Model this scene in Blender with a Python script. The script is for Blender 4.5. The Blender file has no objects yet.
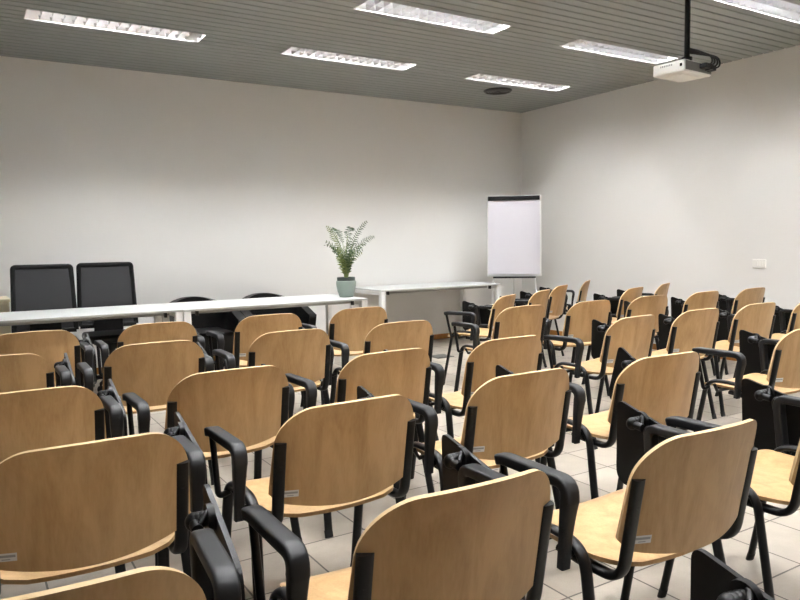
import bpy, bmesh, math, random
from mathutils import Vector, Matrix, noise
random.seed(7)
PI = math.pi
C = bpy.context.scene.collection

# ------------------------------------------------------------------ materials
def new_mat(name):
    m = bpy.data.materials.new(name); m.use_nodes = True
    nt = m.node_tree; b = nt.nodes['Principled BSDF']
    return m, nt, b
def lin(c):
    return tuple(((v/255)/12.92 if v/255 <= .04045 else ((v/255+.055)/1.055)**2.4) for v in c) + (1,)
def simple(name, rgb, rough=.5, metal=0, spec=.5, noise_amt=0, nscale=40, bump=0):
    m, nt, b = new_mat(name)
    b.inputs['Base Color'].default_value = lin(rgb)
    b.inputs['Roughness'].default_value = rough
    b.inputs['Metallic'].default_value = metal
    b.inputs['Specular IOR Level'].default_value = spec
    if noise_amt or bump:
        tc = nt.nodes.new('ShaderNodeTexCoord'); n = nt.nodes.new('ShaderNodeTexNoise')
        n.inputs['Scale'].default_value = nscale; n.inputs['Detail'].default_value = 4
        nt.links.new(tc.outputs['Object'], n.inputs['Vector'])
        if noise_amt:
            mx = nt.nodes.new('ShaderNodeMix'); mx.data_type = 'RGBA'
            mx.inputs['A'].default_value = lin(tuple(max(0, v*(1-noise_amt)) for v in rgb))
            mx.inputs['B'].default_value = lin(tuple(min(255, v*(1+noise_amt)) for v in rgb))
            nt.links.new(n.outputs['Fac'], mx.inputs['Factor']); nt.links.new(mx.outputs['Result'], b.inputs['Base Color'])
        if bump:
            bp = nt.nodes.new('ShaderNodeBump'); bp.inputs['Strength'].default_value = bump; bp.inputs['Distance'].default_value = .004
            nt.links.new(n.outputs['Fac'], bp.inputs['Height']); nt.links.new(bp.outputs['Normal'], b.inputs['Normal'])
    return m

def wood_mat(name, dark, light, rough=.42):
    m, nt, b = new_mat(name)
    N = nt.nodes.new; L = nt.links.new
    tc = N('ShaderNodeTexCoord'); oi = N('ShaderNodeObjectInfo')
    off = N('ShaderNodeVectorMath'); off.operation = 'MULTIPLY_ADD'
    off.inputs[1].default_value = (1, 1, 1)
    sc3 = N('ShaderNodeVectorMath'); sc3.operation = 'SCALE'; sc3.inputs['Scale'].default_value = 13.7
    cb = N('ShaderNodeCombineXYZ')
    for k in range(3): L(oi.outputs['Random'], cb.inputs[k])
    L(cb.outputs[0], sc3.inputs[0]); L(tc.outputs['Object'], off.inputs[0]); L(sc3.outputs[0], off.inputs[2])
    mp = N('ShaderNodeMapping'); mp.inputs['Scale'].default_value = (7, 7, .9)
    L(off.outputs[0], mp.inputs['Vector'])
    n1 = N('ShaderNodeTexNoise'); n1.inputs['Scale'].default_value = 1.6; n1.inputs['Detail'].default_value = 5; n1.inputs['Distortion'].default_value = 1.4
    L(mp.outputs[0], n1.inputs['Vector'])
    mp2 = N('ShaderNodeMapping'); mp2.inputs['Scale'].default_value = (160, 160, 9)
    L(off.outputs[0], mp2.inputs['Vector'])
    n2 = N('ShaderNodeTexNoise'); n2.inputs['Scale'].default_value = 1; n2.inputs['Detail'].default_value = 2
    L(mp2.outputs[0], n2.inputs['Vector'])
    md = N('ShaderNodeMath'); md.operation = 'MULTIPLY_ADD'; md.inputs[1].default_value = .35
    L(n2.outputs['Fac'], md.inputs[0]); L(n1.outputs['Fac'], md.inputs[2])
    cr = N('ShaderNodeValToRGB')
    cr.color_ramp.elements[0].position = .40; cr.color_ramp.elements[0].color = lin(dark)
    cr.color_ramp.elements[1].position = .82; cr.color_ramp.elements[1].color = lin(light)
    L(md.outputs[0], cr.inputs['Fac'])
    L(cr.outputs['Color'], b.inputs['Base Color'])
    b.inputs['Roughness'].default_value = rough
    b.inputs['Specular IOR Level'].default_value = .4
    return m

M = {}
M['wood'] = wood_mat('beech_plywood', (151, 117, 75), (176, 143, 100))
M['seat_wood_lit'] = wood_mat('beech_plywood_seat_lit', (167, 133, 91), (193, 161, 117), .34)  # same beech as the backs; ceiling light on the seats painted in as lighter colour
M['ply_edge'] = simple('beech_ply_edge', (208, 180, 136), .5)  # cream end grain, with the overhead edge highlight painted into the colour
M['black_metal'] = simple('black_enamel_steel', (6, 6, 7), .4, spec=.3)
M['black_plastic'] = simple('charcoal_plastic', (24, 25, 27), .48, spec=.3, noise_amt=.12, nscale=300)
M['black_panel'] = simple('black_laminate', (6, 6, 7), .45, spec=.25)
M['rubber'] = simple('black_rubber', (12, 12, 12), .7)
M['wall'] = simple('painted_plaster', (231, 230, 227), .85, spec=.2, noise_amt=.015, nscale=1.3, bump=.03)
M['ceil'] = simple('grey_metal_slat', (138, 142, 139), .5, noise_amt=.03, nscale=3)
M['plenum'] = simple('dark_plenum', (40, 39, 36), .9)
M['white_lam'] = simple('white_laminate', (206, 208, 207), .35)
M['white_edge'] = simple('grey_table_edge', (176, 177, 174), .45)
M['white_steel'] = simple('white_painted_steel', (230, 231, 229), .4)
M['grey_steel'] = simple('grey_painted_steel', (150, 150, 146), .45)
M['fixture'] = simple('aluminium_reflector', (170, 170, 168), .4)
M['louvre'] = simple('bright_aluminium_louvre', (205, 206, 208), .28, metal=1)
M['skirt'] = wood_mat('brown_skirting_wood', (150, 98, 40), (176, 120, 56), .5)
M['paper'] = simple('white_flipchart_paper', (214, 212, 220), .75)
M['mesh'] = simple('dark_grey_chair_mesh', (42, 42, 44), .8, noise_amt=.06, nscale=600)
M['leather'] = simple('black_leather', (7, 7, 8), .45, spec=.3, bump=.15, nscale=120)
M['pot'] = simple('sage_ceramic', (126, 140, 132), .5)
M['pot_dark'] = simple('dark_inner_pot', (48, 58, 54), .6)
M['soil'] = simple('potting_soil', (40, 32, 26), .95, noise_amt=.3, nscale=90)
M['leaf'] = simple('palm_leaf_green', (44, 70, 33), .5, noise_amt=.35, nscale=14)
M['leaf_y'] = simple('palm_leaf_yellow_green', (116, 128, 62), .5, noise_amt=.25, nscale=14)
M['stalk'] = simple('palm_stalk', (112, 130, 74), .55)
M['proj'] = simple('off_white_projector_plastic', (214, 213, 208), .42)
M['proj_grey'] = simple('grey_projector_plastic', (112, 112, 110), .5)
M['glass_dark'] = simple('dark_lens_glass', (10, 11, 14), .08)
M['vent'] = simple('dark_grey_vent', (26, 26, 25), .5)
M['beige'] = simple('beige_cabinet_laminate', (214, 204, 176), .5)
M['sticker'] = simple('silver_sticker', (196, 198, 198), .4)
M['sticker_ink'] = simple('sticker_print', (138, 140, 143), .5)
M['outlet'] = simple('white_plate_plastic', (238, 237, 232), .35)
M['hatch'] = simple('dark_floor_box', (78, 77, 74), .5)
M['chrome'] = simple('dull_chrome', (170, 170, 170), .25, metal=1)

def emis(name, rgb, s):
    m, nt, b = new_mat(name)
    b.inputs['Base Color'].default_value = lin(rgb)
    b.inputs['Emission Color'].default_value = lin(rgb)
    b.inputs['Emission Strength'].default_value = s
    return m
TUBE = 82.0
M['tube'] = emis('fluorescent_tube', (251, 251, 252), TUBE)

def floor_mat():
    m, nt, b = new_mat('dusty_stone_tiles')
    N = nt.nodes.new; L = nt.links.new
    S, OX, OY, G = .3084, .205, .190, .0075
    tc = N('ShaderNodeTexCoord'); sp = N('ShaderNodeSeparateXYZ'); L(tc.outputs['Object'], sp.inputs[0])
    def mth(op, a, bv=None, clamp=False):
        n = N('ShaderNodeMath'); n.operation = op; n.use_clamp = clamp
        for i, v in enumerate((a, bv)):
            if v is None: continue
            if isinstance(v, (int, float)): n.inputs[i].default_value = v
            else: L(v, n.inputs[i])
        return n.outputs[0]
    def axis(o, off):
        u = mth('DIVIDE', mth('SUBTRACT', o, off), S)
        fr = mth('FRACT', u); cell = mth('FLOOR', u)
        d = mth('MINIMUM', fr, mth('SUBTRACT', 1.0, fr))
        return d, cell
    dx, cx = axis(sp.outputs[0], OX); dy, cy = axis(sp.outputs[1], OY)
    d = mth('MINIMUM', dx, dy)
    joint = mth('LESS_THAN', d, G/S*.5/.5*.5)
    cb = N('ShaderNodeCombineXYZ'); L(cx, cb.inputs[0]); L(cy, cb.inputs[1])
    wn = N('ShaderNodeTexWhiteNoise'); wn.noise_dimensions = '2D'; L(cb.outputs[0], wn.inputs['Vector'])
    n1 = N('ShaderNodeTexNoise'); n1.inputs['Scale'].default_value = 4.5; n1.inputs['Detail'].default_value = 6; n1.inputs['Roughness'].default_value = .65
    L(tc.outputs['Object'], n1.inputs['Vector'])
    n2 = N('ShaderNodeTexNoise'); n2.inputs['Scale'].default_value = 190; n2.inputs['Detail'].default_value = 2
    L(tc.outputs['Object'], n2.inputs['Vector'])
    f = mth('ADD', mth('MULTIPLY', wn.outputs['Value'], .22), mth('ADD', mth('MULTIPLY', n1.outputs['Fac'], .75), mth('MULTIPLY', n2.outputs['Fac'], .22)))
    cr = N('ShaderNodeValToRGB')
    cr.color_ramp.elements[0].position = .35; cr.color_ramp.elements[0].color = lin((142, 134, 122))
    cr.color_ramp.elements[1].position = .85; cr.color_ramp.elements[1].color = lin((177, 168, 155))
    L(f, cr.inputs['Fac'])
    mx = N('ShaderNodeMix'); mx.data_type = 'RGBA'
    L(joint, mx.inputs['Factor']); L(cr.outputs['Color'], mx.inputs['A']); mx.inputs['B'].default_value = lin((72, 66, 60))
    L(mx.outputs['Result'], b.inputs['Base Color'])
    b.inputs['Roughness'].default_value = .42
    L(mth('ADD', mth('MULTIPLY', n1.outputs['Fac'], .3), .28), b.inputs['Roughness'])
    bp = N('ShaderNodeBump'); bp.inputs['Strength'].default_value = .25; bp.inputs['Distance'].default_value = .002
    L(mth('SUBTRACT', 1.0, joint), bp.inputs['Height']); L(bp.outputs['Normal'], b.inputs['Normal'])
    return m
M['floor'] = floor_mat()

# ------------------------------------------------------------------ mesh helpers
class MB:
    def __init__(s): s.v = []; s.f = []; s.sharp = set(); s.smooth = []; s.mi = []
    def add(s, vs, fs, smooth=True, sharp=(), mi=0):
        o = len(s.v); s.v += [tuple(v) for v in vs]
        for f in fs: s.f.append([i+o for i in f]); s.smooth.append(smooth); s.mi.append(mi)
        for a, b in sharp: s.sharp.add((min(a, b)+o, max(a, b)+o))
        return s
    def box(s, x0, x1, y0, y1, z0, z1, bev=0, seg=2, mat=None, mi=0):
        bm = bmesh.new(); bmesh.ops.create_cube(bm, size=1)
        for v in bm.verts:
            v.co = Vector((x0+(v.co.x+.5)*(x1-x0), y0+(v.co.y+.5)*(y1-y0), z0+(v.co.z+.5)*(z1-z0)))
        if bev:
            bmesh.ops.bevel(bm, geom=list(bm.edges), offset=bev, segments=seg, affect='EDGES', profile=.5)
        if mat is not None: bmesh.ops.transform(bm, matrix=mat, verts=bm.verts)
        s.bm(bm, smooth=False, mi=mi); return s
    def bm(s, bm, smooth=True, mi=0):
        bm.verts.index_update()
        s.add([v.co for v in bm.verts], [[v.index for v in f.verts] for f in bm.faces], smooth, mi=mi); bm.free(); return s
    def sweep(s, pts, rad, ref=(1, 0, 0), n=12, cap=True, closed=False, power=2.0, mi=0):
        """pts: path; rad: (ra along ref side, rb along normal) or a function of the index; elliptical section"""
        pts = [Vector(p) for p in pts]; K = len(pts); vs = []; fs = []; sh = []
        side = Vector(ref)
        for i, p in enumerate(pts):
            if closed: t = pts[(i+1) % K]-pts[i-1]
            else: t = pts[min(i+1, K-1)]-pts[max(i-1, 0)]
            t.normalize()
            sd = side - t*side.dot(t)
            if sd.length < 1e-5: sd = t.orthogonal()
            sd.normalize(); side = sd if not isinstance(ref, tuple) or True else side
            nn = t.cross(sd)
            ra, rb = rad(i/(K-1)) if callable(rad) else (rad if isinstance(rad, tuple) else (rad, rad))
            for k in range(n):
                a = 2*PI*k/n; ca, sa = math.cos(a), math.sin(a)
                if power != 2.0:
                    ca = math.copysign(abs(ca)**(2/power), ca); sa = math.copysign(abs(sa)**(2/power), sa)
                vs.append(p+sd*ra*ca+nn*rb*sa)
        for i in range(K if closed else K-1):
            j = (i+1) % K
            for k in range(n):
                k2 = (k+1) % n; fs.append([i*n+k, i*n+k2, j*n+k2, j*n+k])
        if cap and not closed:
            fs.append([k for k in range(n)][::-1]); fs.append([(K-1)*n+k for k in range(n)])
            for b0 in (0, (K-1)*n):
                for k in range(n): sh.append((b0+k, b0+(k+1) % n))
        return s.add(vs, fs, True, sh, mi)
    def cyl(s, p0, p1, r, n=16, r2=None, mi=0):
        r2 = r if r2 is None else r2
        d = Vector(p1)-Vector(p0); ref = tuple(d.orthogonal().normalized())
        return s.sweep([p0, p1], lambda t: ((r+(r2-r)*t,)*2), ref, n, mi=mi)
    def lathe(s, prof, c=(0, 0, 0), n=32, sharp_rows=(), mi=0):
        K = len(prof); vs = []; fs = []; sh = []
        for r, z in prof:
            for k in range(n):
                a = 2*PI*k/n; vs.append((c[0]+r*math.cos(a), c[1]+r*math.sin(a), c[2]+z))
        for i in range(K-1):
            for k in range(n):
                k2 = (k+1) % n; fs.append([i*n+k, i*n+k2, (i+1)*n+k2, (i+1)*n+k])
        fs.append([k for k in range(n)][::-1]); fs.append([(K-1)*n+k for k in range(n)])
        for i in sharp_rows:
            for k in range(n): sh.append((i*n+k, i*n+(k+1) % n))
        return s.add(vs, fs, True, sh, mi)
    def sphere(s, c, r, sx=1, sy=1, sz=1, u=16, v=10, mi=0):
        bm = bmesh.new(); bmesh.ops.create_uvsphere(bm, u_segments=u, v_segments=v, radius=r)
        for q in bm.verts: q.co = Vector((c[0]+q.co.x*sx, c[1]+q.co.y*sy, c[2]+q.co.z*sz))
        return s.bm(bm, mi=mi)
    def shell(s, nu, nv, fn, th, mi=0, edge=None):
        """sheet fn(u,v)->(point, normal) given thickness th"""
        A = []; B = []
        for j in range(nv+1):
            for i in range(nu+1):
                p, nrm = fn(i/nu, j/nv); A.append(Vector(p)+nrm*th/2); B.append(Vector(p)-nrm*th/2)
        W = nu+1; o = len(A); fs = []; sh = []
        for j in range(nv):
            for i in range(nu):
                a, b, c, d = j*W+i, j*W+i+1, (j+1)*W+i+1, (j+1)*W+i
                fs.append([a, b, c, d]); fs.append([o+d, o+c, o+b, o+a])
        ring = [(i) for i in range(W)]+[j*W+nu for j in range(1, nv+1)]+[nv*W+i for i in range(nu-1, -1, -1)]+[j*W for j in range(nv-1, 0, -1)]
        for a, b in zip(ring, ring[1:]+ring[:1]):
            fs.append([b, a, o+a, o+b]); sh.append((a, b)); sh.append((o+a, o+b))
        s.add(A+B, fs, True, sh, mi)
        if edge is not None: s.mi[-len(ring):] = [edge]*len(ring)
        return s
    def plate(s, outline, to3, th_vec, mi=0):
        """flat plate: 2-D outline, map to 3-D, thickness vector"""
        th = Vector(th_vec); A = [Vector(to3(*q)) for q in outline]; B = [p+th for p in A]; n = len(A)
        fs = [list(range(n)), [n+i for i in range(n)][::-1]]+[[(i+1) % n, i, n+i, n+(i+1) % n] for i in range(n)]
        return s.add(A+B, fs, False, mi=mi)
    def build(s, name, mats, parent=None, loc=None):
        me = bpy.data.meshes.new(name); me.from_pydata(s.v, [], s.f)
        for m in (mats if isinstance(mats, (list, tuple)) else [mats]): me.materials.append(m)
        me.polygons.foreach_set('use_smooth', s.smooth); me.polygons.foreach_set('material_index', s.mi)
        if s.sharp:
            for e in me.edges:
                a, b = e.vertices
                if (min(a, b), max(a, b)) in s.sharp: e.use_edge_sharp = True
        bm = bmesh.new(); bm.from_mesh(me); bmesh.ops.recalc_face_normals(bm, faces=bm.faces); bm.to_mesh(me); bm.free()
        me.update()
        o = bpy.data.objects.new(name, me); C.objects.link(o)
        if parent is not None: o.parent = parent
        if loc is not None: o.location = loc
        return o

def fillet(pts, rad, n=6):
    pts = [Vector(p) for p in pts]; out = [pts[0]]
    for i in range(1, len(pts)-1):
        r = rad[i-1] if isinstance(rad, (list, tuple)) else rad
        p = pts[i]; a = (pts[i-1]-p); b = (pts[i+1]-p)
        d = min(r, a.length*(.9 if i == 1 else .48), b.length*(.9 if i == len(pts)-2 else .48)); A = p+a.normalized()*d; B = p+b.normalized()*d
        for k in range(n+1):
            t = k/n; out.append(A*(1-t)**2+p*2*t*(1-t)+B*t*t)
    out.append(pts[-1]); return out
def rounded2d(pts, rads, n=6):
    pts = [Vector(p) for p in pts]; out = []; K = len(pts)
    for i in range(K):
        p = pts[i]; a = pts[i-1]-p; b = pts[(i+1) % K]-p
        d = min(rads[i], a.length*.48, b.length*.48); A = p+a.normalized()*d; B = p+b.normalized()*d
        for k in range(n+1):
            t = k/n; q = A*(1-t)**2+p*2*t*(1-t)+B*t*t; out.append((q.x, q.y))
    return out

def tag(o, label, cat, group=None, kind=None):
    if kind: o['kind'] = kind
    if label: o['label'] = label
    if cat: o['category'] = cat
    if group: o['group'] = group
    return o
def thing(name, label, cat, loc=(0, 0, 0), rz=0, group=None):
    o = bpy.data.objects.new(name, None); C.objects.link(o); o.location = loc; o.rotation_euler = (0, 0, rz)
    return tag(o, label, cat, group)
def copy_tree(o, parent=None):
    c = o.copy(); C.objects.link(c); c.parent = parent
    for ch in list(o.children): copy_tree(ch, c)
    return c
def structure(o, label, cat): return tag(o, label, cat, kind='structure')

# ------------------------------------------------------------------ room
XL, XR, YB, YF, ZC = -1.9, 6.675, 7.525, -2.6, 3.013
FL, FW = 1.336, .254                       # recessed light footprint
COLS = [.51, 2.605, 4.72]; ROWS = [5.975, 4.55, 3.09, 1.66, .23]
LIGHTS = [(x, y) for y in ROWS for x in COLS]

structure(MB().box(XL-.1, XR+.1, YF-.1, YB+.1, -.1, 0).build('floor', M['floor']), 'pale square stone floor tiles with dark joints', 'floor')
structure(MB().box(XL-.1, XR+.1, YB, YB+.1, 0, ZC+.2).build('wall_back', M['wall']), 'plain off-white back wall behind the tables', 'wall')
structure(MB().box(XR, XR+.1, YF-.1, YB, 0, ZC+.2).build('wall_right', M['wall']), 'plain off-white side wall with a blank plate', 'wall')
structure(MB().box(XL-.1, XL, YF-.1, YB, 0, ZC+.2).build('wall_left', M['wall']), 'plain off-white wall opposite the blank plate', 'wall')
structure(MB().box(XL, XR, YF-.1, YF, 0, ZC+.2).build('wall_front', M['wall']), 'plain off-white wall behind the seating', 'wall')
structure(MB().box(XL, XR, YB-.014, YB, 0, .065, .003).build('baseboard_back', M['skirt']), 'brown wooden skirting along the back wall', 'skirting')
structure(MB().box(XR-.014, XR, YF, YB-.014, 0, .065, .003).build('baseboard_right', M['skirt']), 'brown wooden skirting along the side wall', 'skirting')

# slatted metal ceiling: strips parallel to the back wall, cut out round the lights
mb = MB(); P = .105; y = YB-.006
while y > YF:
    y0, y1 = y-P+.013, y
    cuts = []
    for lx, ly in LIGHTS:
        if y1 > ly and y0 < ly+FW: cuts.append((lx, lx+FL, ly, ly+FW))
    cuts.sort(); x = XL
    for cx0, cx1, cy0, cy1 in cuts:
        mb.box(x, cx0, y0, y1, ZC, ZC+.012, .003, 1)
        if y0 < cy0-.004: mb.box(cx0, cx1, y0, cy0, ZC, ZC+.012)
        if y1 > cy1+.004: mb.box(cx0, cx1, cy1, y1, ZC, ZC+.012)
        x = cx1
    mb.box(x, XR, y0, y1, ZC, ZC+.012, .003, 1)
    y -= P
n_slat = len(mb.f)
mb.box(XL-.1, XR+.1, YF-.1, YB+.1, ZC+.16, ZC+.2, mi=1)
structure(mb.build('ceiling', [M['ceil'], M['plenum']]), 'grey metal slat ceiling with narrow dark joints', 'ceiling')

# ------------------------------------------------------------------ recessed louvre lights
def make_light():
    t = thing('ceiling_light', '', 'ceiling light')
    H = .085; w = .004
    m = MB()                                    # trough, open below, with a thin rim
    m.box(0, w, 0, FW, -.004, H); m.box(FL-w, FL, 0, FW, -.004, H)
    m.box(w, FL-w, 0, w, -.004, H); m.box(w, FL-w, FW-w, FW, -.004, H); m.box(0, FL, 0, FW, H, H+.004)
    m.build('housing', M['fixture'], t)
    for k in (1, 2):                            # two tubes
        yy = FW*(.25 if k == 1 else .75)
        tb = MB().cyl((.06, yy, .062), (FL-.06, yy, .062), .013, 10).build('fluorescent_tube', M['tube'], t)
        MB().cyl((.03, yy, .062), (.06, yy, .062), .014, 10).cyl((FL-.06, yy, .062), (FL-.03, yy, .062), .014, 10).build('tube_cap', M['chrome'], tb)
    m = MB(); n = 16                            # V-shaped cross blades and one keel
    for i in range(1, n):
        x = .03+(FL-.06)*i/n
        m.add([(x-.012, w, .046), (x+.012, w, .046), (x, w, .002), (x-.012, FW-w, .046), (x+.012, FW-w, .046), (x, FW-w, .002)],
              [[0, 1, 4, 3], [1, 2, 5, 4], [2, 0, 3, 5], [0, 2, 1], [3, 4, 5]], False)
    yc = FW/2
    m.add([(w, yc-.018, .050), (w, yc+.018, .050), (w, yc, .001), (FL-w, yc-.018, .050), (FL-w, yc+.018, .050), (FL-w, yc, .001)],
          [[0, 1, 4, 3], [1, 2, 5, 4], [2, 0, 3, 5], [0, 2, 1], [3, 4, 5]], False)
    for yy, s in ((w, 1), (FW-w, -1)):          # sloped side reflectors
        m.add([(w, yy, .052), (FL-w, yy, .052), (FL-w, yy+s*.020, .052), (w, yy+s*.020, .052), (w, yy, .001), (FL-w, yy, .001)],
              [[0, 1, 2, 3], [3, 2, 5, 4], [0, 3, 4], [1, 5, 2]], False)
    m.build('louvre', M['louvre'], t)
    return t
ordw = ['first', 'second', 'third', 'fourth', 'fifth', 'sixth', 'seventh', 'eighth']
lp = make_light(); first = True
colname = {0: 'fourth from the plain right wall', 1: 'third from the right wall', 2: 'second from the right wall', 3: 'beside the right wall'}
for r, y in enumerate(ROWS):
    for c, x in enumerate(COLS):
        o = lp if first else copy_tree(lp); first = False
        o.location = (x, y, ZC)
        o['label'] = 'louvred ceiling light, %s row from the back wall, %s from the plate wall' % (ordw[r], ordw[2-c])
        o['group'] = 'recessed ceiling lights'

# round ceiling vent
t = thing('ceiling_vent', 'dark round air diffuser on the slat ceiling near the corner', 'vent', (5.43, 6.53, ZC))
MB().lathe([(.165, 0), (.168, -.006), (.150, -.022), (.135, -.020), (.132, 0)], n=40).build('rim', M['vent'], t)
m = MB()
for r in (.118, .088, .058): m.lathe([(r, -.004), (r+.006, -.014), (r-.016, -.020), (r-.022, -.006)], n=36)
m.lathe([(.030, 0), (.030, -.018), (.012, -.024), (.0, -.024)], n=24)
m.build('cone', M['vent'], t)

# ------------------------------------------------------------------ tablet-arm chair
def make_chair():
    t = thing('tablet_arm_chair', '', 'chair')
    LEAN = math.tan(math.radians(10)); ZB = .6875
    # backrest: curved beech plywood, rounded top corners
    H0, H1 = .508, .778
    def back(u, v):
        # v: 0 bottom .. 1 top, packed towards the top for the corner arcs
        q = 1-(1-v)**1.9
        R_, Rb = .105, .030
        hh = (H1-H0)
        d = q*hh; w = .248 - .010*min(1, d/.19)
        top = hh-d
        if top < R_: w -= R_-math.sqrt(max(0, R_*R_-(R_-top)**2))
        if d < Rb: w -= (Rb-math.sqrt(max(0, Rb*Rb-(Rb-d)**2)))
        x = (2*u-1)*w; s = 1-(x/.244)**2
        z = H0+d + .016*s*q - .036*s*(1-q)
        yb = .017 - .060*s - (z-ZB)*LEAN - .25*max(0, z-.70)**1.5
        dyx = 2*.060*x/.244**2
        n = Vector((-dyx, 1, LEAN)).normalized()
        return (x, yb, z), n
    b = MB().shell(28, 22, back, .0115, edge=1).build('backrest', [M['wood'], M['ply_edge']], t)
    # silver inventory sticker low on the rear face, beside one upright
    def stick(x0, x1, z0, z1, eps):
        out = []
        for k in range(5):
            x = x0+(x1-x0)*k/4; s = 1-(x/.244)**2
            for z in (z0, z1):
                yy = .017-.060*s-(z-ZB)*LEAN-.0058*1.02-eps; out.append((x, yy, z))
        return out, [[2*k, 2*k+2, 2*k+3, 2*k+1] for k in range(4)]
    m = MB(); v, f = stick(-0.212, -0.168, .517, .538, .0009); m.add(v, f)
    v, f = stick(-0.209, -0.171, .527, .5335, .0014); m.add(v, f, mi=1)
    v, f = stick(-0.200, -0.182, .5205, .523, .0014); m.add(v, f, mi=1)
    m.build('inventory_sticker', [M['sticker'], M['sticker_ink']], b)
    # seat: plywood with waterfall front
    def seat(u, v):
        y0, y1 = .062, .468; w = .238
        d = v*(y1-y0); rf, rr = .09, .12
        if y1-y0-d < rf: w -= (rf-math.sqrt(max(0, rf*rf-(rf-(y1-y0-d))**2)))*.9
        if d < rr: w -= (rr-math.sqrt(max(0, rr*rr-(rr-d)**2)))*.75
        x = (2*u-1)*w
        y = y0+d - .02*(1-(x/.231)**2)*(1-v)
        z = .447 - .010*(1-(x/.231)**2) + .010*v
        if y > .38: z -= 4.0*(y-.38)**2
        return (x, y, z), Vector((-.08*x/.231, 0.0, 1)).normalized()
    MB().shell(20, 26, lambda u, v: seat(u, 1-(1-v)**1.3 if v > .5 else v**1.0*(1-(.5)**1.3)/.5), .0115, edge=1).build('seat', [M['seat_wood_lit'], M['wood']], t)
    for s in (-1, 1):
        # rear uprights that hold the backrest
        x = .222*s
        pth = fillet([(x, .001, ZB), (x, .001+(ZB-.418)*LEAN, .418), (x, .16, .418), (x, .26, .428)], [.075, .05], 8)
        up = MB().sweep(pth, (.0180, .0115), (1, 0, 0), 18, power=2.6).build('back_upright', M['black_metal'], t)
        MB().cyl((x, -.006+.0685*LEAN, .619), (x, -.0105+.0685*LEAN, .619), .0055, 12).build('screw_head', M['black_plastic'], up)
        # side frame: each leg tube bends over into the rail beside the seat
        x = .252*s; xo = .262*s
        leg = fillet([(xo, .470, .012), (x, .376, .482), (x, .255, .484)], [.07], 10)
        lg = MB().sweep(leg, (.0185, .0105), (1, 0, 0), 14).build('leg', M['black_metal'], t)
        MB().sweep([(xo, .4745, 0), (xo, .466, .030)], (.0196, .0116), (1, 0, 0), 14).build('foot_cap', M['rubber'], lg)
        xo = .280*s
        leg = fillet([(xo, .050, .012), (x, .146, .478), (x, .255, .484)], [.07], 10)
        lg = MB().sweep(leg, (.0185, .0105), (1, 0, 0), 14).build('leg', M['black_metal'], t)
        MB().sweep([(xo, .0455, 0), (xo, .0545, .030)], (.0196, .0116), (1, 0, 0), 14).build('foot_cap', M['rubber'], lg)
        # armrest loop and its moulded pad
        x = -.291 if s < 0 else .304
        loop = fillet([(x-.036*s, .366, .446), (x, .372, .432), (x, .420, .640), (x, .35, .640)], [.02, .022], 6)
        ar = MB().sweep(loop, (.0105, .0105), (1, 0, 0), 10).build('armrest', M['black_metal'], t)
        MB().sweep([(x-.036*s, .182, .452), (x, .182, .436)], (.008, .012), (0, 1, 0), 10).build('arm_bracket', M['black_metal'], t)
        path = fillet([(x, .434, .637), (x, .408, .645), (x, .148, .645), (x, .166, .55), (x, .178, .418)], [.02, .055, .05], 7)
        def prad(u):
            if u < .04: k = .72+7*u
            else: k = 1
            if u < .62: return (.0225*k, .0155*k)
            q = (u-.62)/.38; return (.0225-.007*q, .0180-.006*q)
        if s > 0:                                  # the tablet side has a moulded front support as well
            path = fillet([(x, .376, .425), (x, .402, .645), (x, .148, .645), (x, .166, .55), (x, .178, .418)], [.035, .055, .05], 7)
            def prad(u):
                if u < .25: return (.0225, .0155)
                if u < .70: return (.0235, .0145)
                q = (u-.70)/.30; return (.0235-.008*q, .0150-.0045*q)
        MB().sweep(path, prad, (1, 0, 0), 24, power=5.0).build('arm_pad', M['black_plastic'], ar)
    m = MB()
    for y in (.20, .33): m.sweep([(-.257, y, .462), (-.235, y, .425), (.235, y, .425), (.257, y, .462)], .009, (0, 1, 0), 10)
    m.build('stretcher', M['black_metal'], t)
    # writing tablet folded down on the outside of one arm, with its hinge
    out = rounded2d([(.580, .694), (.560, .405), (.300, .395), (.235, .43), (.250, .620)], [.03, .05, .05, .04, .045], 6)
    tb = MB().plate(out, lambda a, c: (.346, a, c), (.012, 0, 0)).build('writing_tablet', M['black_panel'], t)
    m = MB()
    m.cyl((.304, .43, .640), (.304, .462, .642), .013, 16)
    for k in range(4): m.sphere((.305+.009*k, .474-.003*k, .642+.003*k), .0205-.0015*k, 1, .95, 1.05, 16, 9)
    m.cyl((.330, .468, .650), (.346, .468, .650), .030, 20)
    m.sweep([(.31, .44, .650), (.330, .456, .668), (.343, .47, .672)], .006, (0, 1, 0), 8)
    m.build('hinge', M['black_panel'], tb)
    return t

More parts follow.
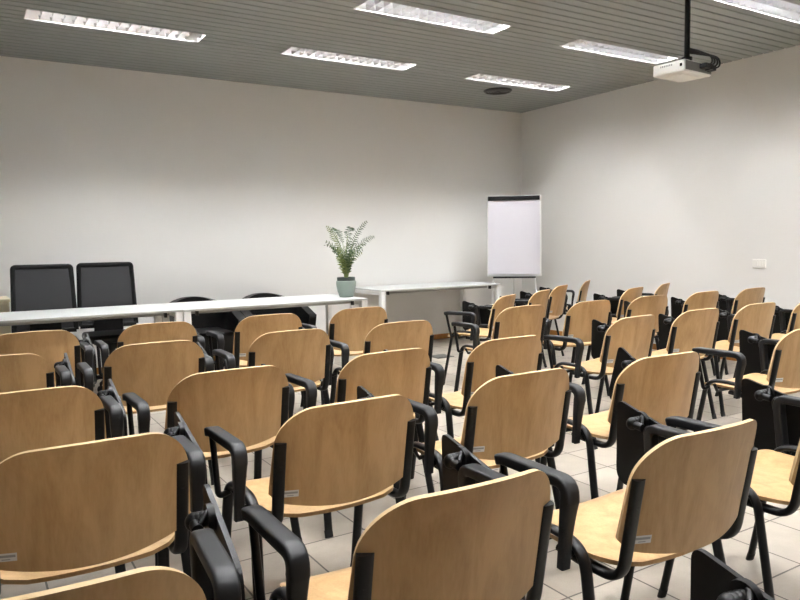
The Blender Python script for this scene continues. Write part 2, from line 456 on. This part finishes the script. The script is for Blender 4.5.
LB = 'beech plywood tablet-arm chair '
CH = [  # name-free list: x, y, rotation in degrees, label
 (.062, 1.094, -5, 'in the nearest row, leftmost, cut by the frame bottom'),
 (.821, 1.099, -.5, 'in the nearest row, second from left'),
 (1.552, 1.087, -.8, 'in the nearest row, third from left, whole rear sticker showing'),
 (2.290, 1.085, 0, 'in the nearest row at the right frame edge, backrest cut off'),
 (.747, .202, 0, 'below the frame, only its black tablet corner at bottom right'),
 (.242, 1.849, 0, 'in the second row at the left frame edge'),
 (.970, 1.870, .7, 'in the second row, second from left, left arm standing clear'),
 (1.692, 1.906, -.4, 'in the second row, third from left, before the aisle-end chair'),
 (2.399, 1.865, -3.0, 'at the aisle end of the second row, fourth from left'),
 (3.689, 1.990, 0, 'across the aisle at right edge, open armrest towards the aisle'),
 (.160, 2.633, 0, 'in the third row at the left frame edge'),
 (.851, 2.611, .8, 'in the third row, second from left'),
 (1.557, 2.631, 2.0, 'in the third row, third from left'),
 (2.240, 2.636, .7, 'at the aisle end of the third row, fourth from left'),
 (3.457, 2.901, 4.5, 'right of the aisle, second row, beside the aisle, slightly turned'),
 (4.111, 2.917, -.2, 'right of the aisle, second row, second from the aisle'),
 (4.784, 2.922, -.6, 'right of the aisle, second row, third from the aisle'),
 (5.472, 2.90, 0, 'right of the aisle, second row, cut by the right frame edge'),
 (.095, 3.565, 0, 'in the fourth row at the left frame edge'),
 (.790, 3.568, -1, 'in the fourth row, second from left'),
 (1.513, 3.584, -.9, 'in the fourth row, third from left'),
 (2.206, 3.563, -.3, 'at the aisle end of the fourth row, fourth from left'),
 (3.422, 3.862, .7, 'right of the aisle, third row, beside the aisle'),
 (4.099, 3.844, 0, 'right of the aisle, third row, second from the aisle'),
 (4.806, 3.862, -1.5, 'right of the aisle, third row, third from the aisle'),
 (5.520, 3.864, .9, 'right of the aisle, third row, fourth from the aisle'),
 (6.208, 3.845, 2, 'right of the aisle, third row, below the wall plate'),
 (.326, 4.474, 0, 'in the row before the tables, leftmost, facing the mesh-backed chairs'),
 (1.012, 4.474, -.4, 'in the row before the tables, facing the table joint'),
 (1.746, 4.498, -1.1, 'in the row before the tables, facing the black armchairs'),
 (2.456, 4.531, 0, 'in the row before the tables, nearest the potted palm'),
 (4.0, 4.735, 27, 'turned sideways with open arm showing, nearest the flip chart table'),
 (4.645, 4.985, 25.3, 'angled in the far row, just below the flip chart'),
 (5.290, 5.391, 26.0, 'angled in the far row, its leg against the side wall'),
 (6.123, 5.836, 36.6, 'farthest of all, almost edge-on against the side wall'),
 (5.518, 4.631, 16.4, 'slightly turned, just behind the third row right of the aisle'),
 (6.265, 4.87, 24.5, 'close to the side wall, turned, only its upper backrest showing'),
]
cp = make_chair(); first = True
for x, y, rz, lb in CH:
    o = cp if first else copy_tree(cp); first = False
    o.location = (x, y, 0); o.rotation_euler = (0, 0, math.radians(rz))
    tb = [c for c in o.children if c.name.startswith('writing_tablet')][0]
    tilt = math.radians(19 if abs(x-2.399) < .01 else random.uniform(1, 6))   # each folded tablet hangs at its own angle
    pv = Vector((0, .475, .655)); R_ = Matrix.Rotation(tilt, 3, 'X')
    tb.location = pv-R_ @ pv; tb.rotation_euler = (tilt, 0, 0)
    o['label'] = LB+lb; o['group'] = 'beech plywood chairs facing the tables'

# ------------------------------------------------------------------ tables
def make_table(L, W, Hh, label, loc):
    t = thing('table', label, 'table', loc, 0, 'white laminate tables')
    tp = MB().box(0, L, 0, W, Hh-.018, Hh, .002, 1).build('tabletop', M['white_lam'], t)
    MB().box(.0, L, -.0015, .0, Hh-.0175, Hh-.0015).box(0, L, W, W+.0015, Hh-.0175, Hh-.0015).build('edge_band', M['white_edge'], tp)
    q = .06
    for y in (.20, W-.24): MB().box(q, L-q, y, y+.04, Hh-.058, Hh-.018, .002, 1).build('rail', M['grey_steel'], t)
    for x in (.0, L-q): MB().box(x+.002, x+q-.002, q, W-q, Hh-.060, Hh-.019, .002, 1).build('end_rail', M['white_steel'], t)
    for x in (.0, L-q):
        for y in (.004, W-q-.004):
            lg = MB().box(x+.001, x+q-.001, y, y+q, 0.012, Hh-.019, .004, 2).build('leg', M['white_steel'], t)
            MB().cyl((x+q/2, y+q/2, 0), (x+q/2, y+q/2, .013), .018, 14).build('foot', M['rubber'], lg)
    for x in (q+.055, L-q-.075): MB().box(x, x+.02, .05, .09, Hh-.062, Hh-.019, .003, 1).build('clip', M['vent'], t)
    return t
TZ = .74
make_table(1.76, .80, TZ, 'white front table on the left, two mesh-backed chairs behind it', (-.24, 5.825, 0))
make_table(1.715, .80, TZ, 'white front table with the potted palm on its right end', (1.525, 5.815, 0))
make_table(1.71, .77, TZ, 'white table against the back wall beside the flip chart', (3.92, 6.72, 0))

# ------------------------------------------------------------------ mesh-backed office chairs behind the first table
def make_office():
    t = thing('office_chair', '', 'office chair')
    # local: sitter faces -y, back plane near y=.0
    def bx(x, z): return .10*((z-.5)/.6)**2*.6      # back leans away
    W0, W1, Z0, Z1 = .262, .245, .52, 1.12
    def P(x, z, dy=0): return (x, bx(x, z)+dy, z)
    outer = rounded2d([(-W0, Z0), (W0, Z0), (W1, Z1), (-W1, Z1)], [.04, .04, .03, .03], 6)
    def frame_bar(z0, z1, x0, x1):
        m = MB(); return m
    m = MB(); bw = .042
    xs = lambda s, z: s*(W0+(W1-W0)*(z-Z0)/(Z1-Z0)-bw/2)
    m.sweep(fillet([P(xs(-1, Z0), Z0+bw/2), P(xs(-1, Z1), Z1-bw/2), P(xs(1, Z1), Z1-bw/2), P(xs(1, Z0), Z0+bw/2)], [.022, .022], 6), (.013, bw/2), (0, 1, 0), 12, power=4)
    m.sweep([P(xs(-1, Z0), Z0+bw/2), P(xs(1, Z0), Z0+bw/2)], (.013, bw/2), (0, 1, 0), 12, power=4)
    fr = m.build('back_frame', M['black_panel'], t)
    def msh(u, v):
        z = Z0+.03+(Z1-Z0-.06)*v; w = W0+(W1-W0)*(z-Z0)/(Z1-Z0)-bw*.9
        return P((2*u-1)*w, z, 0.0), Vector((0, -1, 0))
    MB().shell(8, 12, msh, .004).build('back_mesh', M['mesh'], t)
    m = MB()
    m.box(-.125, .125, -.045, -.012, .45, .675, .01, 2).box(-.03, .03, .02, .06, .42, .75, .01, 2)
    m.box(-.24, .24, -.016, .012, .674, .700, .006, 2)
    m.build('lumbar_support', M['black_panel'], t)
    m = MB().box(-.235, .235, -.50, -.05, .43, .50, .03, 4); m.build('seat', M['leather'], t)
    MB().cyl((0, -.27, .10), (0, -.27, .43), .028, 18).cyl((0, -.27, .36), (0, -.27, .43), .07, 18, .11).build('column', M['black_metal'], t)
    for k in range(5):
        a = 2*PI*k/5+.3; c, s = math.cos(a), math.sin(a)
        lg = MB().sweep([(0, -.27, .11), (.13*c, -.27+.13*s, .10), (.195*c, -.27+.195*s, .075)], lambda u: (.024-.008*u, .018-.006*u), (0, 0, 1), 10).build('base_arm', M['black_plastic'], t)
        q = (.195*c, -.27+.195*s)
        MB().cyl((q[0]-.02*s, q[1]+.02*c, .027), (q[0]+.02*s, q[1]-.02*c, .027), .027, 14).cyl((q[0], q[1], .05), (q[0], q[1], .08), .01, 8).build('caster', M['rubber'], lg)
    return t
o = make_office(); o.location = (.592, 6.78, 0); o.rotation_euler = (0, 0, math.radians(-2))
o['label'] = 'black mesh-backed office chair behind the table, nearer the left frame edge'; o['group'] = 'mesh-backed office chairs'
o2 = copy_tree(o); o2.location = (1.130, 6.96, 0); o2.rotation_euler = (0, 0, math.radians(-5))
o2['label'] = 'black mesh-backed office chair behind the table, nearer the potted palm'

# ------------------------------------------------------------------ black tub armchairs behind the second table
def make_tub():
    t = thing('tub_armchair', '', 'armchair')
    W, D, R_ = .278, .66, .33
    def wall(u, v):
        a = PI*1.16*(u-.5)*2*.5                       # sweep round the back
        ang = (u-.5)*PI*1.25
        x = (W+.05*v)*math.sin(ang)*(1 if abs(ang) < PI/2 else 1)
        y = .30*math.cos(ang)
        if abs(ang) > PI/2: x = math.copysign(W+.05*v, ang); y = -(abs(ang)-PI/2)*.72
        sn = abs(math.sin(ang)) if abs(ang) < PI/2 else 1
        hb = .742-.115*sn**2.2-(.10*min(1, (abs(ang)-PI/2)/.39) if abs(ang) > PI/2 else 0)
        z = .16+(hb-.16)*v
        n = Vector((math.sin(ang), math.cos(ang), 0)) if abs(ang) < PI/2 else Vector((math.copysign(1, ang), 0, 0))
        return (x, y, z), n
    m = MB().shell(64, 10, wall, .080); sh = m.build('tub_shell', M['leather'], t)
    m = MB().box(-.25, .25, -.33, .20, .20, .43, .05, 4); m.build('seat_cushion', M['leather'], t)
    for sx in (-1, 1):
        for yy in (-.20, .18): MB().cyl((sx*.24, yy, 0), (sx*.24, yy, .22), .02, 12, .026).build('leg', M['black_metal'], t)
    return t
o = make_tub(); o.location = (1.985, 6.95, 0); o.rotation_euler = (0, 0, 0)
o['label'] = 'black leather tub armchair behind the table joint, rim peeking over the tabletop'; o['group'] = 'black tub armchairs'
o2 = copy_tree(o); o2.location = (2.74, 6.95, 0)
o2['label'] = 'black leather tub armchair nearer the potted palm, rim above the tabletop'

# beige low cabinet at the back wall
t = thing('cabinet', 'beige low cabinet by the back wall at the left frame edge', 'cabinet', (0, 0, 0))
MB().box(-.75, .335, 6.98, 7.46, 0, .80, .003, 1).build('body', M['beige'], t)
MB().box(-.76, .345, 6.97, 7.47, .80, .825, .003, 1).build('top', M['beige'], t)
for x in (-.74, -.20):
    d = MB().box(x, x+.525, 6.962, 6.979, .03, .79, .002, 1).build('door', M['beige'], t)
    MB().cyl((x+(.48 if x < -.5 else .05), 6.95, .60), (x+(.48 if x < -.5 else .05), 6.95, .70), .006, 10).build('handle', M['chrome'], d)

# ------------------------------------------------------------------ potted palm
t = thing('potted_palm', 'small feathery palm in a sage green pot on the white table', 'plant', (3.275, 6.33, TZ))
t.location = (3.165, 6.10, TZ); t.scale = (.98, .98, 1.1)
prof = [(.062, 0), (.068, .002), (.086, .05), (.097, .10), (.099, .135), (.094, .146), (.088, .146), (.086, .12)]
MB().lathe(prof, n=36).build('pot', M['pot'], t)
inn = MB().lathe([(.080, .10), (.0885, .147), (.0905, .172), (.087, .176), (.083, .172), (.080, .14)], n=36).build('inner_pot', M['pot_dark'], t)
MB().lathe([(.080, .12), (.080, .150), (.05, .156), (.001, .158)], n=24).build('soil', M['soil'], inn)
def frond(name, az, lean, length, droop, nl, leaf, mat, wl=1.0, base=.35, roll=0):
    d = Vector((math.cos(az), math.sin(az), 0)); up = Vector((0, 0, 1)); side = d.cross(up)
    pts = []; K = 16; p = Vector((d.x*.012, d.y*.012, .150)); ang = lean
    for i in range(K+1):
        pts.append(p.copy()); a = ang+droop*(i/K)**2.2
        p = p+(up*math.cos(a)+d*math.sin(a))*(length/K)
    m = MB().sweep(pts, lambda u: (.0032-.0022*u,)*2, tuple(side), 6)
    st = m.build(name, M['stalk'], t)
    lv = MB()
    for i in range(nl):
        u = base+(1-base)*(i+.5)/nl; k = u*K; j = min(int(k), K-1); f = k-j
        q = pts[j].lerp(pts[j+1], f); tg = (pts[j+1]-pts[j]).normalized()
        sd = Matrix.Rotation(roll+random.uniform(-.35, .35), 3, tg) @ side
        for s in (-1, 1):
            ll = leaf*(math.sin(PI*min(1, .25+.75*(u-base)/(1-base)))**.6*.9+.12)*random.uniform(.85, 1.1)
            dirn = (tg*.55+sd*s*.85+up*random.uniform(-.12, .18)).normalized()
            nrm = dirn.cross(tg).normalized(); wv = dirn.cross(nrm).normalized()
            w = .0038*wl; tip = q+dirn*ll-up*ll*.22; mid = q+dirn*ll*.5-up*ll*.03; th = nrm*.0006
            vs = [q-wv*w*.4, q+wv*w*.4, mid+wv*w, tip, mid-wv*w]
            lv.add([v+th for v in vs]+[v-th for v in vs], [[0, 1, 2, 3, 4], [9, 8, 7, 6, 5]]+[[b, a, a+5, b+5] for a, b in ((0, 1), (1, 2), (2, 3), (3, 4), (4, 0))], True)
    lv.build('leaflets', mat, st)
G_, Y_ = M['leaf'], M['leaf_y']
VX = math.atan2(-.5274, .8495)                     # rightwards as seen from the door side
frond('frond', VX+PI, .12, .52, .8, 14, .052, Y_, 1.2, .50, 1.2)
frond('frond', VX, .13, .57, .9, 14, .048, G_, 1.0, .52, 1.3)
frond('frond', VX, .27, .50, 1.3, 12, .042, G_, .9, .55, 1.3)
frond('frond', VX+PI*.45, .04, .68, 2.3, 16, .055, G_, .9, .55, .3)
frond('frond', VX-PI*.6, .03, .66, 2.4, 15, .055, G_, .9, .50, -.3)
for k in range(30):
    frond('frond', VX+k*2.4+.4, random.uniform(.03, .18), random.uniform(.24, .46), random.uniform(.4, 1.8), 11, random.uniform(.040, .062), G_ if k % 4 else Y_, 1.1, .18, random.uniform(0, PI))

# ------------------------------------------------------------------ flip chart in the corner
FA = math.radians(-40)
t = thing('flip_chart', 'white flip chart with a blank paper pad in the room corner', 'flip chart', (5.90, 6.79, 0), FA)
LEANF = math.radians(4)
RM = Matrix.Translation((0, 0, .815)) @ Matrix.Rotation(-LEANF, 4, 'X')
FWH, FH = .335, 1.015
MB().box(-FWH, FWH, -.012, .012, 0, FH, .006, 2, RM).build('board', M['white_steel'], t)
pd = MB().box(-FWH+.012, FWH-.020, -.024, -.0125, .028, FH-.035, .001, 1, RM).build('paper_pad', M['paper'], t)
MB().box(-FWH+.010, FWH-.018, -.036, -.012, FH-.062, FH-.008, .005, 2, RM).build('clamp_bar', M['black_panel'], t)
MB().box(-FWH+.07, FWH-.07, -.06, .0, -.022, -.002, .004, 1, RM).build('pen_tray', M['black_plastic'], t)
for s in (-1, 1):
    lg = MB().sweep([(s*.245, .01, .86), (s*.325, -.16, .012)], .0105, (1, 0, 0), 12).build('leg', M['white_steel'], t)
    MB().cyl((s*.325, -.16, 0), (s*.325, -.16, .03), .015, 12).build('foot', M['rubber'], lg)
lg = MB().sweep([(0, .03, 1.25), (0, .42, .012)], .0105, (1, 0, 0), 12).build('leg', M['white_steel'], t)
MB().cyl((0, .42, 0), (0, .42, .03), .015, 12).build('foot', M['rubber'], lg)

# ------------------------------------------------------------------ projector on its ceiling pole
t = thing('ceiling_projector', 'white projector hanging from the slat ceiling on a black pole', 'projector', (4.383, 3.262, 0), math.radians(4))
ZP = 2.385; PX, PY = .028, -.018
b = MB().box(-.165, .165, -.125, .125, ZP, ZP+.082, .014, 3)
b.box(-.10, .10, -.07, .07, ZP-.004, ZP+.004, .003, 2)
body = b.build('body', M['proj'], t)
MB().box(-.155, .155, -.1275, -.1245, ZP+.012, ZP+.072, .001, 1).build('connector_panel', M['proj_grey'], body)
MB().cyl((.07, .12, ZP+.045), (.07, .142, ZP+.045), .034, 24).cyl((.07, .142, ZP+.045), (.07, .145, ZP+.045), .026, 24).build('lens', M['glass_dark'], body)
m = MB()
for k in range(7): m.box(-.1665, -.1648, -.03+.014*k, -.022+.014*k, ZP+.052, ZP+.064)
m.build('air_vent', M['proj_grey'], body)
MB().box(-.1668, -.1645, -.105, -.088, ZP+.036, ZP+.056, .001, 1).build('infrared_window', M['glass_dark'], body)
m = MB().cyl((PX, PY, ZP+.12), (PX, PY, ZC), .019, 18).cyl((PX, PY, ZC-.02), (PX, PY, ZC), .06, 24)
m.build('pole', M['black_metal'], t)
m = MB().box(-.05, .05, -.05, .05, ZP+.082, ZP+.090, .002, 1).cyl((PX, PY, ZP+.088), (PX, PY, ZP+.135), .036, 20)
for k in range(4):
    a = PI/4+k*PI/2; m.box(-.008, .008, 0, .115, ZP+.082, ZP+.088, .001, 1, Matrix.Rotation(a, 4, 'Z'))
m.build('mount_bracket', M['black_metal'], t)
for k, (x, zz) in enumerate(((.05, .050), (.085, .044), (.115, .040), (.02, .05))):
    pl = MB().box(x-.015, x+.015, -.180, -.127, ZP+zz-.016, ZP+zz+.016, .003, 1).build('plug', M['black_plastic'], t)
    MB().sweep(fillet([(x, -.172, ZP+zz), (x+.03, -.20, ZP+zz+.01), (x+.035, -.185, ZP+.115), (PX+.03, -.08, ZP+.15+.008*k), (PX+.012, PY-.012, ZP+.165+.01*k)], [.03, .04, .04], 6), .0062, (1, 0, 0), 8).build('cable', M['rubber'], pl)

# ------------------------------------------------------------------ small fixed things
t = thing('wall_plate', 'blank white plate fixed to the side wall', 'wall plate', (XR, 4.05, .998))
MB().box(-.010, 0, -.068, .068, -.042, .042, .003, 2).build('plate', M['outlet'], t)
m = MB()
for k in (-1, 0, 1): m.box(-.0125, -.0095, k*.026-.012, k*.026+.012, -.026, .026, .001, 1)
m.build('blank_insert', M['outlet'], t)
t = thing('floor_box', 'dark grey floor box lid set into the tiles near the back wall', 'floor box', (4.44, 6.34, 0))
MB().box(-.11, .11, -.11, .11, 0, .006, .002, 1).build('frame', M['hatch'], t)
MB().box(-.09, .09, -.09, .09, .006, .0085, .001, 1).build('lid', M['hatch'], t)

# ------------------------------------------------------------------ camera
R3 = [[0.8494554508773866, -0.5274196250599416, -0.01593662688044497], [0.055512321740202916, 0.059291065899731085, 0.996696017670125], [0.5247321403437262, 0.8475335442365125, -0.07964340703528157]]
cam = bpy.data.cameras.new('camera'); co = bpy.data.objects.new('camera', cam); C.objects.link(co)
mw = Matrix.Identity(4)
for i in range(3):
    mw[i][0] = R3[0][i]; mw[i][1] = R3[1][i]; mw[i][2] = -R3[2][i]
mw[2][3] = 1.25
co.matrix_world = mw
cam.sensor_fit = 'HORIZONTAL'; cam.sensor_width = 36; cam.lens = 706.738/800*36; cam.clip_start = .02
sc = bpy.context.scene; sc.camera = co

w = bpy.data.worlds.new('world'); sc.world = w; w.use_nodes = True
w.node_tree.nodes['Background'].inputs['Color'].default_value = (.5, .5, .5, 1)
w.node_tree.nodes['Background'].inputs['Strength'].default_value = .0
sc.view_settings.view_transform = 'Standard'; sc.view_settings.look = 'None'; sc.view_settings.gamma = 1
sc.view_settings.exposure = 1.92
try:
    sc.view_settings.use_curve_mapping = False
    sc.cycles.use_denoising = True
    sc.cycles.max_bounces = 8; sc.cycles.diffuse_bounces = 5; sc.cycles.glossy_bounces = 4
    sc.cycles.sample_clamp_indirect = 8
    sc.cycles.caustics_reflective = True
    sc.cycles.use_light_tree = True
except Exception: pass
